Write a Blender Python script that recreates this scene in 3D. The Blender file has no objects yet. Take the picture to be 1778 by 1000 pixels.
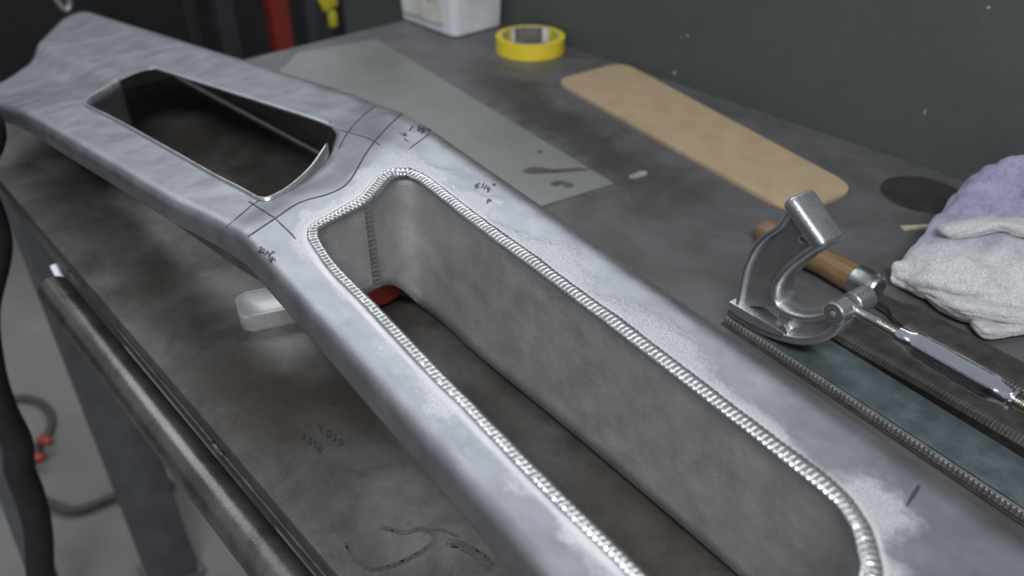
import bpy, bmesh, math, random
import numpy as np
from mathutils import Vector, Matrix, noise
from mathutils.bvhtree import BVHTree

random.seed(7)
scene = bpy.context.scene
COL = scene.collection

# ------------------------------------------------------------------ camera
F_PX = 1450.0
CAM = np.array([0.0, 0.0, 0.45])
def nrm(a): return np.array(a, float) / np.linalg.norm(a)
_X = -nrm([-1578, 989, 1450.0]); _Y = nrm([1952, 989, 1450.0]); _Z = nrm([0, 1450.0, -989])
MW = np.array([_X, _Y, _Z])                       # camera (right, up, forward) -> world
cd = bpy.data.cameras.new('camera'); cam = bpy.data.objects.new('camera', cd); COL.objects.link(cam)
r_, u_, f_ = MW[:, 0], MW[:, 1], MW[:, 2]
cam.matrix_world = Matrix(((r_[0], u_[0], -f_[0], 0), (r_[1], u_[1], -f_[1], 0), (r_[2], u_[2], -f_[2], CAM[2]), (0, 0, 0, 1)))
cd.sensor_width = 36.0; cd.lens = F_PX / 1778 * 36.0
cd.dof.use_dof = True; cd.dof.focus_distance = 0.61; cd.dof.aperture_fstop = 4.6
cd.clip_start = 0.01; cd.clip_end = 60
scene.camera = cam

# ------------------------------------------------------------------ world and lights
w = bpy.data.worlds.new('world'); scene.world = w; w.use_nodes = True
w.node_tree.nodes['Background'].inputs[0].default_value = (0.86, 0.92, 1.0, 1)
w.node_tree.nodes['Background'].inputs[1].default_value = 0.34
def area_light(name, loc, target, size, power, col):
    l = bpy.data.lights.new(name, 'AREA'); l.shape = 'RECTANGLE'; l.size, l.size_y = size
    l.energy = power; l.color = col
    o = bpy.data.objects.new(name, l); COL.objects.link(o); o.location = loc
    o.rotation_euler = (Vector(target) - Vector(loc)).to_track_quat('-Z', 'Y').to_euler()
    return o
# fluorescent ceiling lamp of the workshop, then two added reflection lights
area_light('ceiling_lamp_bench', (0.75, -0.75, 2.0), (-0.4, 0.35, 0.1), (1.2, 0.30), 62, (0.95, 0.97, 1.0))
area_light('sheen_light_far', (-2.0, 2.2, 2.4), (-0.8, 0.6, 0.0), (1.6, 0.5), 20, (0.9, 0.95, 1.0))  # unseen light, added to give the aluminium something to reflect
area_light('sheen_light_left', (-3.3, 0.5, 2.4), (-0.8, 0.35, 0.1), (2.4, 0.9), 26, (0.9, 0.95, 1.0))  # unseen light, added for sheen on the far console section

scene.view_settings.view_transform = 'Standard'
scene.view_settings.look = 'None'
scene.view_settings.exposure = 0.0
scene.view_settings.gamma = 1.0
scene.view_settings.use_curve_mapping = False

# ------------------------------------------------------------------ placing helpers
def ray(u, v): return MW @ np.array([(u - 889) / F_PX, -(v - 500) / F_PX, 1.0])
def at_z(u, v, z=0.0):
    d = ray(u, v); return Vector(CAM + d * ((z - CAM[2]) / d[2]))
def at_y(u, v, y):
    d = ray(u, v); return Vector(CAM + d * (y / d[1]))
def at_x(u, v, x):
    d = ray(u, v); return Vector(CAM + d * (x / d[0]))
def smooth(x):
    x = min(1.0, max(0.0, x)); return x * x * (3 - 2 * x)

# ------------------------------------------------------------------ materials
class NT:
    def __init__(s, name):
        s.m = bpy.data.materials.new(name); s.m.use_nodes = True
        s.t = s.m.node_tree; s.n = s.t.nodes; s.l = s.t.links
        s.b = s.n['Principled BSDF']; s.tc = None
    def node(s, typ, **kw):
        n = s.n.new(typ)
        for k, v in kw.items(): setattr(n, k, v)
        return n
    def link(s, a, b): s.l.new(a, b)
    def coord(s, out='Object'):
        if s.tc is None: s.tc = s.node('ShaderNodeTexCoord')
        return s.tc.outputs[out]
    def attr(s, name):
        n = s.node('ShaderNodeAttribute', attribute_name=name); return n.outputs['Fac'], n.outputs['Vector']
    def mapping(s, vec, scale=(1, 1, 1), rot=(0, 0, 0)):
        n = s.node('ShaderNodeMapping'); s.link(vec, n.inputs[0]); n.inputs['Scale'].default_value = scale
        n.inputs['Rotation'].default_value = rot; return n.outputs[0]
    def noise(s, vec, scale, detail=4, rough=0.55, dist=0.0):
        n = s.node('ShaderNodeTexNoise'); s.link(vec, n.inputs['Vector'])
        n.inputs['Scale'].default_value = scale; n.inputs['Detail'].default_value = detail
        n.inputs['Roughness'].default_value = rough; n.inputs['Distortion'].default_value = dist
        return n.outputs['Fac']
    def ramp(s, fac, stops):
        n = s.node('ShaderNodeValToRGB'); s.link(fac, n.inputs[0]); e = n.color_ramp.elements
        while len(e) < len(stops): e.new(0.5)
        for k, (p, c) in enumerate(stops):
            e[k].position = p; e[k].color = (c, c, c, 1) if isinstance(c, (int, float)) else (*c, 1)
        return n.outputs[0]
    def mix(s, fac, a, b, typ='MIX'):
        n = s.node('ShaderNodeMix', data_type='RGBA', blend_type=typ)
        for sock, v in ((n.inputs[0], fac), (n.inputs[6], a), (n.inputs[7], b)):
            if isinstance(v, (int, float)): sock.default_value = v
            elif isinstance(v, tuple): sock.default_value = (*v, 1)
            else: s.link(v, sock)
        return n.outputs[2]
    def math(s, op, a, b=0.0, c=None, clamp=False):
        n = s.node('ShaderNodeMath', operation=op, use_clamp=clamp)
        for sock, v in zip(n.inputs, (a, b, 0.0 if c is None else c)):
            if isinstance(v, (int, float)): sock.default_value = v
            else: s.link(v, sock)
        return n.outputs[0]
    def step(s, x, lo, hi):
        n = s.node('ShaderNodeMapRange', interpolation_type='SMOOTHSTEP'); s.link(x, n.inputs[0])
        n.inputs[1].default_value = lo; n.inputs[2].default_value = hi; return n.outputs[0]
    def bump(s, h, dist, strength=1.0, prev=None):
        n = s.node('ShaderNodeBump'); s.link(h, n.inputs['Height']); n.inputs['Distance'].default_value = dist
        n.inputs['Strength'].default_value = strength
        if prev is not None: s.link(prev, n.inputs['Normal'])
        return n.outputs[0]
    def set(s, **kw):
        for k, v in kw.items():
            sock = s.b.inputs[{'color': 'Base Color', 'metal': 'Metallic', 'rough': 'Roughness', 'normal': 'Normal', 'spec': 'Specular IOR Level', 'trans': 'Transmission Weight', 'alpha': 'Alpha', 'sheen': 'Sheen Weight', 'aniso': 'Anisotropic', 'coat': 'Coat Weight'}[k]]
            if isinstance(v, (int, float)): sock.default_value = v
            elif isinstance(v, tuple): sock.default_value = (*v, 1)
            else: s.link(v, sock)
        return s.m

def plain(name, col, rough=0.5, metal=0.0, var=0.15, scale=40, bump=0.0, spec=0.5):
    t = NT(name); n = t.noise(t.coord(), scale, 5)
    c = t.mix(t.ramp(n, [(0.3, 0.0), (0.7, 1.0)]), tuple(x * (1 - var) for x in col), tuple(min(1, x * (1 + var)) for x in col))
    r = t.math('MULTIPLY_ADD', n, 0.2, rough - 0.1, clamp=True)
    t.set(color=c, rough=r, metal=metal, spec=spec)
    if bump: t.set(normal=t.bump(t.noise(t.coord(), scale * 4, 4), bump))
    return t.m

def mat_skin():
    t = NT('sanded_aluminium'); fac_w, _ = t.attr('weld_dist'); fac_s, _ = t.attr('along'); _, sb = t.attr('sheet')
    big = t.noise(sb, 9, 4); mid = t.noise(sb, 38, 5, .6); fine = t.noise(sb, 900, 3, .6)
    brush = t.noise(t.mapping(sb, (14, 420, 1), (0, 0, .35)), 6, 4, .65)
    brush2 = t.noise(t.mapping(sb, (30, 520, 1), (0, 0, 0)), 5, 4, .65)
    nearm = t.math('SUBTRACT', 1.0, t.step(fac_s, .21, .30))
    # ground matt patches beside the weld
    edge = t.math('MULTIPLY_ADD', t.noise(sb, 19, 3, .5), .10, -.05)
    edge = t.math('MULTIPLY_ADD', t.noise(sb, 260, 3, .6), .016, edge)
    ss = t.node('ShaderNodeSeparateXYZ'); t.link(sb, ss.inputs[0])
    g = t.math('ADD', fac_w, edge)
    g = t.math('MULTIPLY_ADD', t.math('SUBTRACT', 1.0, t.step(ss.outputs[1], -.058, -.045)), .013, g)   # the narrow rail was ground less
    ground = t.math('MULTIPLY', t.math('SUBTRACT', 1.0, t.step(g, .018, .034)), nearm)
    etched = t.math('SUBTRACT', 1.0, t.step(fac_w, .0065, .0095))
    grain_glint = t.ramp(fine, [(.36, 0.0), (.64, 1.0)])  # sanding grain, its sparkle painted into the colour as well
    col = t.mix(t.ramp(mid, [(.35, 0.0), (.65, 1.0)]), (.33, .335, .36), (.44, .445, .475))
    col = t.mix(t.ramp(brush, [(.60, 0.0), (.72, .6)]), col, (.64, .645, .67))
    col = t.mix(t.math('MULTIPLY', t.ramp(brush2, [(.28, .6), (.42, 0.0)]), .5), col, (.30, .305, .33))
    blotch = t.ramp(big, [(.42, 1.0), (.62, 0.0)])
    col = t.mix(t.math('MULTIPLY', blotch, .30), col, (.30, .31, .34))
    col = t.mix(t.math('MULTIPLY', ground, .85), col, t.mix(grain_glint, (.52, .52, .54), (.95, .95, .97)))
    col = t.mix(t.math('MULTIPLY', etched, .8), col, (.78, .775, .78))
    rough = t.math('MULTIPLY_ADD', mid, .16, .26)
    rough = t.math('MULTIPLY_ADD', ground, .10, rough)
    rough = t.math('MULTIPLY_ADD', etched, .15, rough, clamp=True)
    nb = t.bump(brush, .0003, .5)
    nb = t.bump(brush2, .0002, .4, nb)
    nb = t.bump(big, .005, .3, nb)
    nb = t.bump(t.math('MULTIPLY', fine, ground), .0008, .8, nb)
    t.set(color=col, metal=.90, rough=rough, normal=nb)
    return t.m
def mat_alu(name, col, rough, bump=.0003, scale=600, metal=1.0):
    t = NT(name); c = t.coord(); mid = t.noise(c, 45, 5, .6); fine = t.noise(c, scale, 3, .6)
    cc = t.mix(t.ramp(mid, [(.35, 0.0), (.68, 1.0)]), tuple(x * .82 for x in col), col)
    nb = t.bump(fine, bump, .8); nb = t.bump(mid, .0015, .4, nb)
    cc = t.mix(t.math('MULTIPLY', t.ramp(fine, [(.35, 1.0), (.6, 0.0)]), .25), cc, tuple(x * .6 for x in col))
    t.set(color=cc, metal=metal, rough=t.math('MULTIPLY_ADD', mid, .2, rough - .1, clamp=True), normal=nb)
    return t.m
def mat_bench():
    t = NT('worn_bench_steel'); c = t.coord()
    a = t.noise(c, 5.5, 6, .62, .6); b = t.noise(c, 17, 6, .65, .4); d = t.noise(c, 160, 4, .7)
    scr = t.noise(t.mapping(c, (8, 130, 1), (0, 0, .5)), 6, 3, .7); scr2 = t.noise(t.mapping(c, (120, 10, 1), (0, 0, .25)), 6, 3, .7)
    col = t.mix(t.ramp(a, [(.36, 0.0), (.64, 1.0)]), (.074, .062, .050), (.145, .137, .130))
    col = t.mix(t.ramp(b, [(.40, 0.0), (.72, 1.0)]), col, (.052, .044, .037))
    col = t.mix(t.math('MULTIPLY', t.ramp(d, [(.62, 0.0), (.80, 1.0)]), .35), col, (.26, .25, .24))
    sc = t.math('MAXIMUM', t.ramp(scr, [(.63, 0.0), (.70, 1.0)]), t.ramp(scr2, [(.65, 0.0), (.72, 1.0)]))
    col = t.mix(t.math('MULTIPLY', sc, .22), col, (.24, .235, .23))
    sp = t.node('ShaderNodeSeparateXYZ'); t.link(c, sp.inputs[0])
    bare = t.step(t.math('MULTIPLY_ADD', a, .55, sp.outputs[1]), .62, .98)            # bare steel towards the wall, with grazing glare painted in as lighter grey
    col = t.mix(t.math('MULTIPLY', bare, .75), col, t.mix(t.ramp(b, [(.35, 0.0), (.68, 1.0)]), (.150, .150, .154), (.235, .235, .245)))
    dd = t.math('ABSOLUTE', t.math('MULTIPLY_ADD', sp.outputs[0], .26, t.math('SUBTRACT', sp.outputs[1], .560)))
    stain = t.math('SUBTRACT', 1.0, t.step(t.math('MULTIPLY_ADD', b, .10, dd), .062, .115))
    stain = t.math('MULTIPLY', stain, t.math('MULTIPLY', t.step(sp.outputs[0], -1.08, -.90), t.math('SUBTRACT', 1.0, t.step(sp.outputs[0], -.60, -.42))))
    col = t.mix(t.math('MULTIPLY', stain, .7), col, (.070, .066, .060))
    spk = t.ramp(t.noise(c, 700, 2, .5), [(.70, 0.0), (.74, 1.0)])
    col = t.mix(t.math('MULTIPLY', spk, .5), col, (.42, .40, .36))
    rough = t.math('MULTIPLY_ADD', b, .25, .30); rough = t.math('MULTIPLY_ADD', a, .12, rough, clamp=True)
    nb = t.bump(b, .0008, .5); nb = t.bump(d, .0002, .6, nb)
    t.set(color=col, metal=.55, rough=rough, normal=nb, spec=.5)
    return t.m
def mat_pipe():
    t = NT('mill_scale_steel'); c = t.coord(); a = t.noise(c, 26, 6, .65, .2); d = t.noise(c, 220, 4, .7)
    col = t.mix(t.ramp(a, [(.38, 0.0), (.66, 1.0)]), (.115, .104, .093), (.195, .188, .18))
    t.set(color=col, metal=.8, rough=t.math('MULTIPLY_ADD', a, .28, .14), normal=t.bump(d, .0003, .7))
    return t.m
def mat_wall():
    t = NT('painted_partition'); c = t.coord(); a = t.noise(c, 3, 5, .6); d = t.noise(t.mapping(c, (1, 1, .55)), 21, 2, .5); e = t.noise(c, 60, 5, .65)
    col = t.mix(t.ramp(a, [(.35, 0.0), (.7, 1.0)]), (.052, .062, .058), (.068, .080, .074))
    col = t.mix(t.math('MULTIPLY', t.ramp(e, [(.5, 0.0), (.75, 1.0)]), .3), col, (.09, .10, .095))
    t.set(color=col, rough=.55, normal=t.bump(e, .0006, .4)); return t.m
def mat_floor():
    t = NT('concrete'); c = t.coord(); a = t.noise(c, 2.5, 7, .65); b = t.noise(c, 40, 5, .65)
    col = t.mix(t.ramp(a, [(.35, 0.0), (.68, 1.0)]), (.14, .135, .125), (.25, .245, .235))
    col = t.mix(t.math('MULTIPLY', b, .35), col, (.12, .115, .11))
    t.set(color=col, rough=.65, normal=t.bump(b, .002, .4)); return t.m
def mat_rag():
    t = NT('stained_terry'); c = t.coord(); a = t.noise(c, 13, 5, .6, .5); b = t.noise(c, 40, 5, .65)
    v = t.noise(c, 520, 3, .7); _, uv = t.attr('cloth'); sep = t.node('ShaderNodeSeparateXYZ'); t.link(uv, sep.inputs[0])
    k = t.math('MULTIPLY_ADD', a, .55, t.math('MULTIPLY', sep.outputs[1], 1.0))
    k = t.math('MULTIPLY_ADD', b, .18, k)
    m = t.step(k, .62, .92)
    tuft = t.ramp(v, [(.35, 0.0), (.6, 1.0)])
    col = t.mix(tuft, (.60, .595, .60), (.84, .835, .835))
    pur = t.mix(t.ramp(b, [(.3, 0.0), (.72, 1.0)]), (.15, .14, .33), (.52, .51, .70))
    col = t.mix(m, col, t.mix(t.math('MULTIPLY', tuft, .5), pur, (.58, .57, .74)))
    wv = t.node('ShaderNodeTexWave', bands_direction='X'); t.link(t.mapping(uv, (95, 0, 0)), wv.inputs[0]); wv.inputs['Scale'].default_value = 1.0; wv.inputs['Distortion'].default_value = 2
    nb = t.bump(v, .0032, 1.0); nb = t.bump(wv.outputs['Fac'], .0007, .6, nb); nb = t.bump(b, .004, .6, nb)
    t.set(color=col, rough=.95, normal=nb, spec=.1, sheen=.3); return t.m
def mat_board():
    t = NT('tan_hardboard'); c = t.coord(); a = t.noise(c, 30, 6, .65); b = t.noise(c, 300, 4, .7)
    col = t.mix(t.ramp(a, [(.3, 0.0), (.7, 1.0)]), (.37, .275, .165), (.45, .345, .22))
    col = t.mix(t.math('MULTIPLY', b, .25), col, (.28, .20, .125))
    t.set(color=col, rough=.5, normal=t.bump(b, .0002, .5)); return t.m
def mat_wood():
    t = NT('oiled_wood'); c = t.coord(); a = t.noise(t.mapping(c, (3, 40, 40)), 9, 5, .6)
    t.set(color=t.mix(t.ramp(a, [(.3, 0.0), (.7, 1.0)]), (.105, .058, .026), (.24, .145, .072)), rough=.42); return t.m
def mat_sheet():
    t = NT('dull_sheet_metal'); c = t.coord(); a = t.noise(c, 7, 5, .6); b = t.noise(c, 60, 5, .6)
    col = t.mix(t.ramp(a, [(.3, 0.0), (.7, 1.0)]), (.22, .22, .212), (.285, .285, .275))
    t.set(color=col, metal=.35, rough=t.math('MULTIPLY_ADD', b, .2, .28), normal=t.bump(b, .0003, .4)); return t.m
def mat_tub():
    t = NT('scuffed_white_plastic'); c = t.coord(); a = t.noise(c, 22, 5, .65)
    t.set(color=t.mix(t.ramp(a, [(.35, 0.0), (.7, 1.0)]), (.50, .51, .54), (.66, .67, .70)), rough=.45); return t.m

M = dict(skin=mat_skin(), well=mat_alu('well_aluminium', (.60, .60, .60), .55, .0006, 750, .8), bead=mat_alu('weld_bead_aluminium', (.80, .80, .81), .24, .0001, 900),
         seam=mat_alu('seam_bead_aluminium', (.66, .66, .66), .32), cut=mat_alu('cut_aluminium', (.68, .68, .70), .34), bar=mat_alu('bar_aluminium', (.47, .47, .465), .34, .0002, 600, .6),
         cast=mat_alu('cast_aluminium', (.58, .585, .60), .38, .0004, 420, .95), chrome=mat_alu('chrome', (.78, .79, .86), .10, .00005), zinc=mat_alu('zinc_plate', (.46, .47, .47), .32),
         thread=mat_alu('oily_thread_steel', (.40, .375, .32), .28), bench=mat_bench(), pipe=mat_pipe(), wall=mat_wall(), floor=mat_floor(), rag=mat_rag(), board=mat_board(), wood=mat_wood(),
         sheet=mat_sheet(), tub=mat_tub(), ink=plain('marker_ink', (.035, .03, .045), .35, 0, .3, 300), fadedink=plain('faded_marker', (.022, .02, .021), .5, 0, .3, 300),
         violet=plain('violet_smear', (.072, .066, .074), .5, .5, .3, 60), filesteel=plain('file_steel', (.075, .070, .064), .48, .6, .3, 80, .0003), blade=plain('blued_spring_steel', (.16, .195, .21), .40, .7, .22, 70, .0003),
         bladeside=plain('file_edge_steel', (.27, .265, .27), .42, .6, .2, 90), yellow=plain('yellow_tape', (.72, .55, .035), .42, 0, .06, 60), card=plain('tape_core_card', (.40, .38, .33), .7), corewhite=plain('core_print_white', (.62, .62, .64), .55),
         coreyellow=plain('core_print_yellow', (.55, .47, .03), .5), coreblack=plain('core_print_black', (.035, .035, .04), .5), label=plain('grubby_paper_label', (.50, .50, .45), .7, 0, .2, 30), brown=plain('brown_print', (.32, .22, .18), .7, 0, .25, 60),
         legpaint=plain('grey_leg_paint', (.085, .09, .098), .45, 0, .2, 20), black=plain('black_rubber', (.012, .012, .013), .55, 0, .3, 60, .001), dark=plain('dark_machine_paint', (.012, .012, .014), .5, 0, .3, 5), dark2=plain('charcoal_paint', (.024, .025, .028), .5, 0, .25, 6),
         dark3=plain('slate_paint', (.035, .040, .047), .5, 0, .25, 6), red=plain('red_paint', (.20, .018, .014), .45, 0, .2, 9), redplastic=plain('red_plastic', (.34, .04, .025), .45), yellowpaint=plain('yellow_paint', (.50, .46, .02), .5), cable=plain('grey_cable', (.06, .06, .062), .5),
         stick=plain('pale_wood', (.42, .35, .26), .7, 0, .2, 100), plug=plain('dark_plug_steel', (.062, .058, .054), .30, .5, .25, 40), oil=plain('dark_oil_spot', (.085, .082, .07), .3, .1, .25, 60), chalk=plain('white_dust', (.24, .24, .245), .9, 0, .3, 120), chip=plain('bare_paint_chip', (.34, .36, .36), .7, 0, .3, 200),
         white=plain('white_gap_light', (.75, .76, .82), .5), spring=plain('edge_bar_steel', (.12, .115, .105), .35, .7, .25, 60))

# ------------------------------------------------------------------ mesh helpers
def link(name, me, mat, parent=None, smooth_=True):
    o = bpy.data.objects.new(name, me); COL.objects.link(o)
    if mat is not None: me.materials.append(M[mat])
    if parent is not None: o.parent = parent
    if smooth_:
        me.polygons.foreach_set('use_smooth', [True] * len(me.polygons))
    me.update(); return o
def from_bm(name, bm, mat, parent=None, smooth_=False, angle=35):
    bmesh.ops.recalc_face_normals(bm, faces=bm.faces)
    if smooth_:
        lim = math.radians(angle)
        for e in bm.edges:
            if len(e.link_faces) == 2 and e.calc_face_angle(0) > lim: e.smooth = False
    me = bpy.data.meshes.new(name); bm.to_mesh(me); bm.free()
    return link(name, me, mat, parent, smooth_)
def mesh(name, verts, faces, mat, parent=None, smooth_=True):
    me = bpy.data.meshes.new(name); me.from_pydata([tuple(v) for v in verts], [], faces); me.validate()
    return link(name, me, mat, parent, smooth_)
def tag(o, label, cat, group=None, kind=None):
    o['label'] = label
    if cat: o['category'] = cat
    if group: o['group'] = group
    if kind: o['kind'] = kind
    return o
def empty(name, loc, rz=0.0):
    o = bpy.data.objects.new(name, None); COL.objects.link(o); o.location = loc; o.rotation_euler = (0, 0, rz); o.empty_display_size = .02
    return o
def add_box(bm, c, s, rot=None, bev=0.0, seg=2):
    g = bmesh.ops.create_cube(bm, size=1.0); vs = g['verts']
    bmesh.ops.scale(bm, verts=vs, vec=s)
    if rot is not None: bmesh.ops.rotate(bm, verts=vs, matrix=rot)
    bmesh.ops.translate(bm, verts=vs, vec=c)
    if bev:
        es = list({e for v in vs for e in v.link_edges})
        bmesh.ops.bevel(bm, geom=es, offset=bev, segments=seg, affect='EDGES', profile=.5)
def add_prism(bm, pts, z0, z1, bev=0.0, axis=None):
    """extrude polygon pts (2D) between z0 and z1; axis maps (a,b,c)->Vector"""
    ax = axis or (lambda a, b, c: Vector((a, b, c)))
    lo = [bm.verts.new(ax(a, b, z0)) for a, b in pts]; hi = [bm.verts.new(ax(a, b, z1)) for a, b in pts]
    n = len(pts); fs = [bm.faces.new(lo[::-1]), bm.faces.new(hi)]
    for i in range(n): fs.append(bm.faces.new((lo[i], lo[(i + 1) % n], hi[(i + 1) % n], hi[i])))
    if bev:
        es = list({e for f in fs[:2] for e in f.edges})
        bmesh.ops.bevel(bm, geom=es, offset=bev, segments=2, affect='EDGES', profile=.5)
def add_lathe(bm, prof, org, axis, seg=28, twist=0.0, scale_fn=None):
    """prof: list of (distance along axis, radius)"""
    a = Vector(axis).normalized(); up = Vector((0, 0, 1)) if abs(a.z) < .9 else Vector((1, 0, 0))
    e1 = a.cross(up).normalized(); e2 = a.cross(e1).normalized(); org = Vector(org); rows = []
    for d, r in prof:
        row = []
        for k in range(seg):
            th = 2 * math.pi * k / seg + twist; rr = r if scale_fn is None else scale_fn(d, r, th)
            row.append(bm.verts.new(org + a * d + e1 * (rr * math.cos(th)) + e2 * (rr * math.sin(th))))
        rows.append(row)
    for i in range(len(rows) - 1):
        for k in range(seg):
            bm.faces.new((rows[i][k], rows[i][(k + 1) % seg], rows[i + 1][(k + 1) % seg], rows[i + 1][k]))
    bm.faces.new(rows[0][::-1]); bm.faces.new(rows[-1])
def catmull(pts, n):
    pts = [Vector(p) for p in pts]; out = []
    q = [pts[0] * 2 - pts[1]] + pts + [pts[-1] * 2 - pts[-2]]
    for i in range(1, len(q) - 2):
        for k in range(n):
            t = k / n; a, b, c, d = q[i - 1], q[i], q[i + 1], q[i + 2]
            out.append(.5 * ((2 * b) + (c - a) * t + (2 * a - 5 * b + 4 * c - d) * t * t + (3 * b - a - 3 * c + d) * t ** 3))
    out.append(pts[-1]); return out
def add_tube(bm, path, r, seg=14, closed=False):
    path = [Vector(p) for p in path]; n = len(path); rows = []; pn = None
    for i, p in enumerate(path):
        t = (path[min(i + 1, n - 1)] - path[max(i - 1, 0)]).normalized()
        if pn is None: pn = t.cross(Vector((0.31, 0.2, 0.93))).normalized()
        pn = (pn - t * pn.dot(t)).normalized(); b = t.cross(pn)
        rr = r(i / (n - 1)) if callable(r) else r
        rows.append([bm.verts.new(p + pn * (rr * math.cos(2 * math.pi * k / seg)) + b * (rr * math.sin(2 * math.pi * k / seg))) for k in range(seg)])
    for i in range(n - 1):
        for k in range(seg): bm.faces.new((rows[i][k], rows[i][(k + 1) % seg], rows[i + 1][(k + 1) % seg], rows[i + 1][k]))
    bm.faces.new(rows[0][::-1]); bm.faces.new(rows[-1])
def ribbon(name, strokes, width, mat, parent, normal_fn=None, lift=.00025):
    """flat pen strokes: strokes = lists of (point, normal)"""
    vs, fs = [], []
    for q_, st in enumerate(strokes):
        base = len(vs); lift_ = lift + .00003 * (q_ % 12)
        for i, (p, n) in enumerate(st):
            a = st[max(i - 1, 0)][0]; b = st[min(i + 1, len(st) - 1)][0]; t = (b - a)
            if t.length < 1e-9: t = Vector((1, 0, 0))
            s = n.cross(t.normalized()).normalized() * (width * .5 * (0.75 + .5 * random.random()))
            vs += [p + n * lift_ + s, p + n * lift_ - s]
        for i in range(len(st) - 1):
            k = base + 2 * i; fs.append((k, k + 1, k + 3, k + 2))
    return mesh(name, vs, fs, mat, parent, False)

# ================================================================== SETTING
FLOOR_Z = -0.90
bm = bmesh.new(); add_box(bm, (-2.0, 1.0, FLOOR_Z - .05), (9, 8, .1)); o = from_bm('floor', bm, 'floor'); tag(o, 'bare grey concrete workshop floor', None, kind='structure')
bm = bmesh.new(); add_box(bm, (-0.2, 1.009, -.12), (2.936, .038, 1.46), bev=.002); wall = from_bm('wall_back', bm, 'wall'); tag(wall, 'dark green-grey painted partition behind the bench', None, kind='structure')
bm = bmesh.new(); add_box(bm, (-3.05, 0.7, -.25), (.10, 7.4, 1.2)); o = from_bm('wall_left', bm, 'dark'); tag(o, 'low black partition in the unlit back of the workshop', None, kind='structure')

# ================================================================== BENCH
bench = empty('workbench', (-.4, .56, FLOOR_Z))
tag(bench, 'steel workbench with thick stained plate top and pipe along its front edge', 'workbench')
def bpart(name, bm, mat, **kw):
    o = from_bm(name, bm, mat, bench, **kw); o.matrix_parent_inverse = Matrix.Translation((.4, -.56, -FLOOR_Z)); return o
def wpart(o, parent):
    o.parent = parent; o.matrix_parent_inverse = Matrix.Translation(-Vector(parent.location)) if parent.rotation_euler.z == 0 else parent.matrix_basis.inverted(); return o
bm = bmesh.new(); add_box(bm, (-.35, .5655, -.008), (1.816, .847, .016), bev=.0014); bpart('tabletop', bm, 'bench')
bm = bmesh.new(); add_box(bm, (-.35, .158, -.043), (1.80, .012, .054), bev=.002); bpart('apron_beam', bm, 'legpaint')
bm = bmesh.new(); add_box(bm, (-.06, .1465, -.0225), (1.31, .011, .006), bev=.0012); bpart('edge_bar', bm, 'spring')
bm = bmesh.new(); add_lathe(bm, [(0, .0130), (0, .0156), (.001, .0165), (1.40, .0165), (1.40, .0130)], (-.852, .1256, -.042), (1, 0, 0), 36); bpart('edge_pipe', bm, 'pipe', smooth_=True)
for x in (-.83, -.50, .1):
    bm = bmesh.new(); bmesh.ops.create_icosphere(bm, subdivisions=2, radius=.004)
    bmesh.ops.scale(bm, verts=bm.verts, vec=(2.6, .8, .6)); bmesh.ops.translate(bm, verts=bm.verts, vec=(x, .1415, -.0190)); bpart('weld_tack', bm, 'pipe', smooth_=True)
for (x, y, s) in ((-1.19, .195, .078), (.45, .195, .078), (-1.19, .90, .078), (.45, .90, .078)):
    bm = bmesh.new(); add_box(bm, (x, y, (FLOOR_Z + .012 - .0161) / 2), (s, s, -FLOOR_Z - .012 - .0161), bev=.006); bpart('leg', bm, 'legpaint', smooth_=True)
    bm = bmesh.new(); add_box(bm, (x, y, FLOOR_Z + .006), (.096, .096, .012), bev=.002); bpart('foot_plate', bm, 'legpaint')
bm = bmesh.new(); add_box(bm, (-.68, .21, -.22), (.05, .03, .35), bev=.004); bpart('bracket', bm, 'zinc')
# round plug let into the plate
bm = bmesh.new(); c = (at_z(1540, 342) + at_z(1684, 342)) / 2; add_lathe(bm, [(0, .046), (.0005, .046), (.0007, .045)], (-.318, .918, -.0002), (0, 0, 1), 48); bpart('round_plug', bm, 'plug')
# white slip standing in for light through the gap left of the pipe
bm = bmesh.new(); pa, pb = at_y(93, 461, .1505), at_y(106, 486, .1505); add_tube(bm, [pa, (pa + pb) / 2, pb], .0042, 8); bpart('tag', bm, 'white')

# ---- pen writing, on any surface
DIG = {'0': [[(.5, 1), (.15, .8), (.1, .4), (.3, 0), (.65, .1), (.8, .5), (.7, .9), (.5, 1)]], '1': [[(.5, 1), (.4, 0)]],
       '2': [[(.15, .8), (.45, 1), (.75, .75), (.5, .4), (.1, 0), (.85, .05)]], '3': [[(.2, 1), (.7, .95), (.4, .6), (.75, .35), (.5, 0), (.1, .1)]],
       '4': [[(.25, 1), (.15, .5), (.75, .5)], [(.75, .95), (.6, 0)]], '5': [[(.8, 1), (.3, 1), (.25, .6), (.65, .6), (.7, .2), (.2, 0)]],
       '6': [[(.7, 1), (.25, .6), (.15, .2), (.5, 0), (.75, .25), (.5, .5), (.2, .3)]], '8': [[(.5, .55), (.2, .8), (.5, 1), (.75, .8), (.5, .55), (.2, .25), (.5, 0), (.8, .25), (.5, .55)]],
       '.': [[(.4, .1), (.5, 0)]], '/': [[(.75, 1), (.2, 0)]], '"': [[(.25, 1), (.2, .65)], [(.65, 1), (.6, .65)]], '^': [[(.1, 0), (.5, .6), (.9, 0)], [(.5, .6), (.45, -.6)]], ' ': []}
def text_px(txt, org, dx, up, gap=1.12):
    """pixel polylines for a handwritten line: org = baseline start, dx = advance of a character, up = its height"""
    out = []; x = 0.0
    for ch in txt:
        wd = {'.': .45, '"': .8, '/': .6, '1': .55, ' ': .5}.get(ch, 1.0)
        for st in DIG[ch]:
            out.append([(org[0] + dx[0] * (x + a * wd) + up[0] * b + random.uniform(-.3, .3), org[1] + dx[1] * (x + a * wd) + up[1] * b + random.uniform(-.3, .3)) for a, b in st])
        x += wd * gap
    return out
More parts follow.
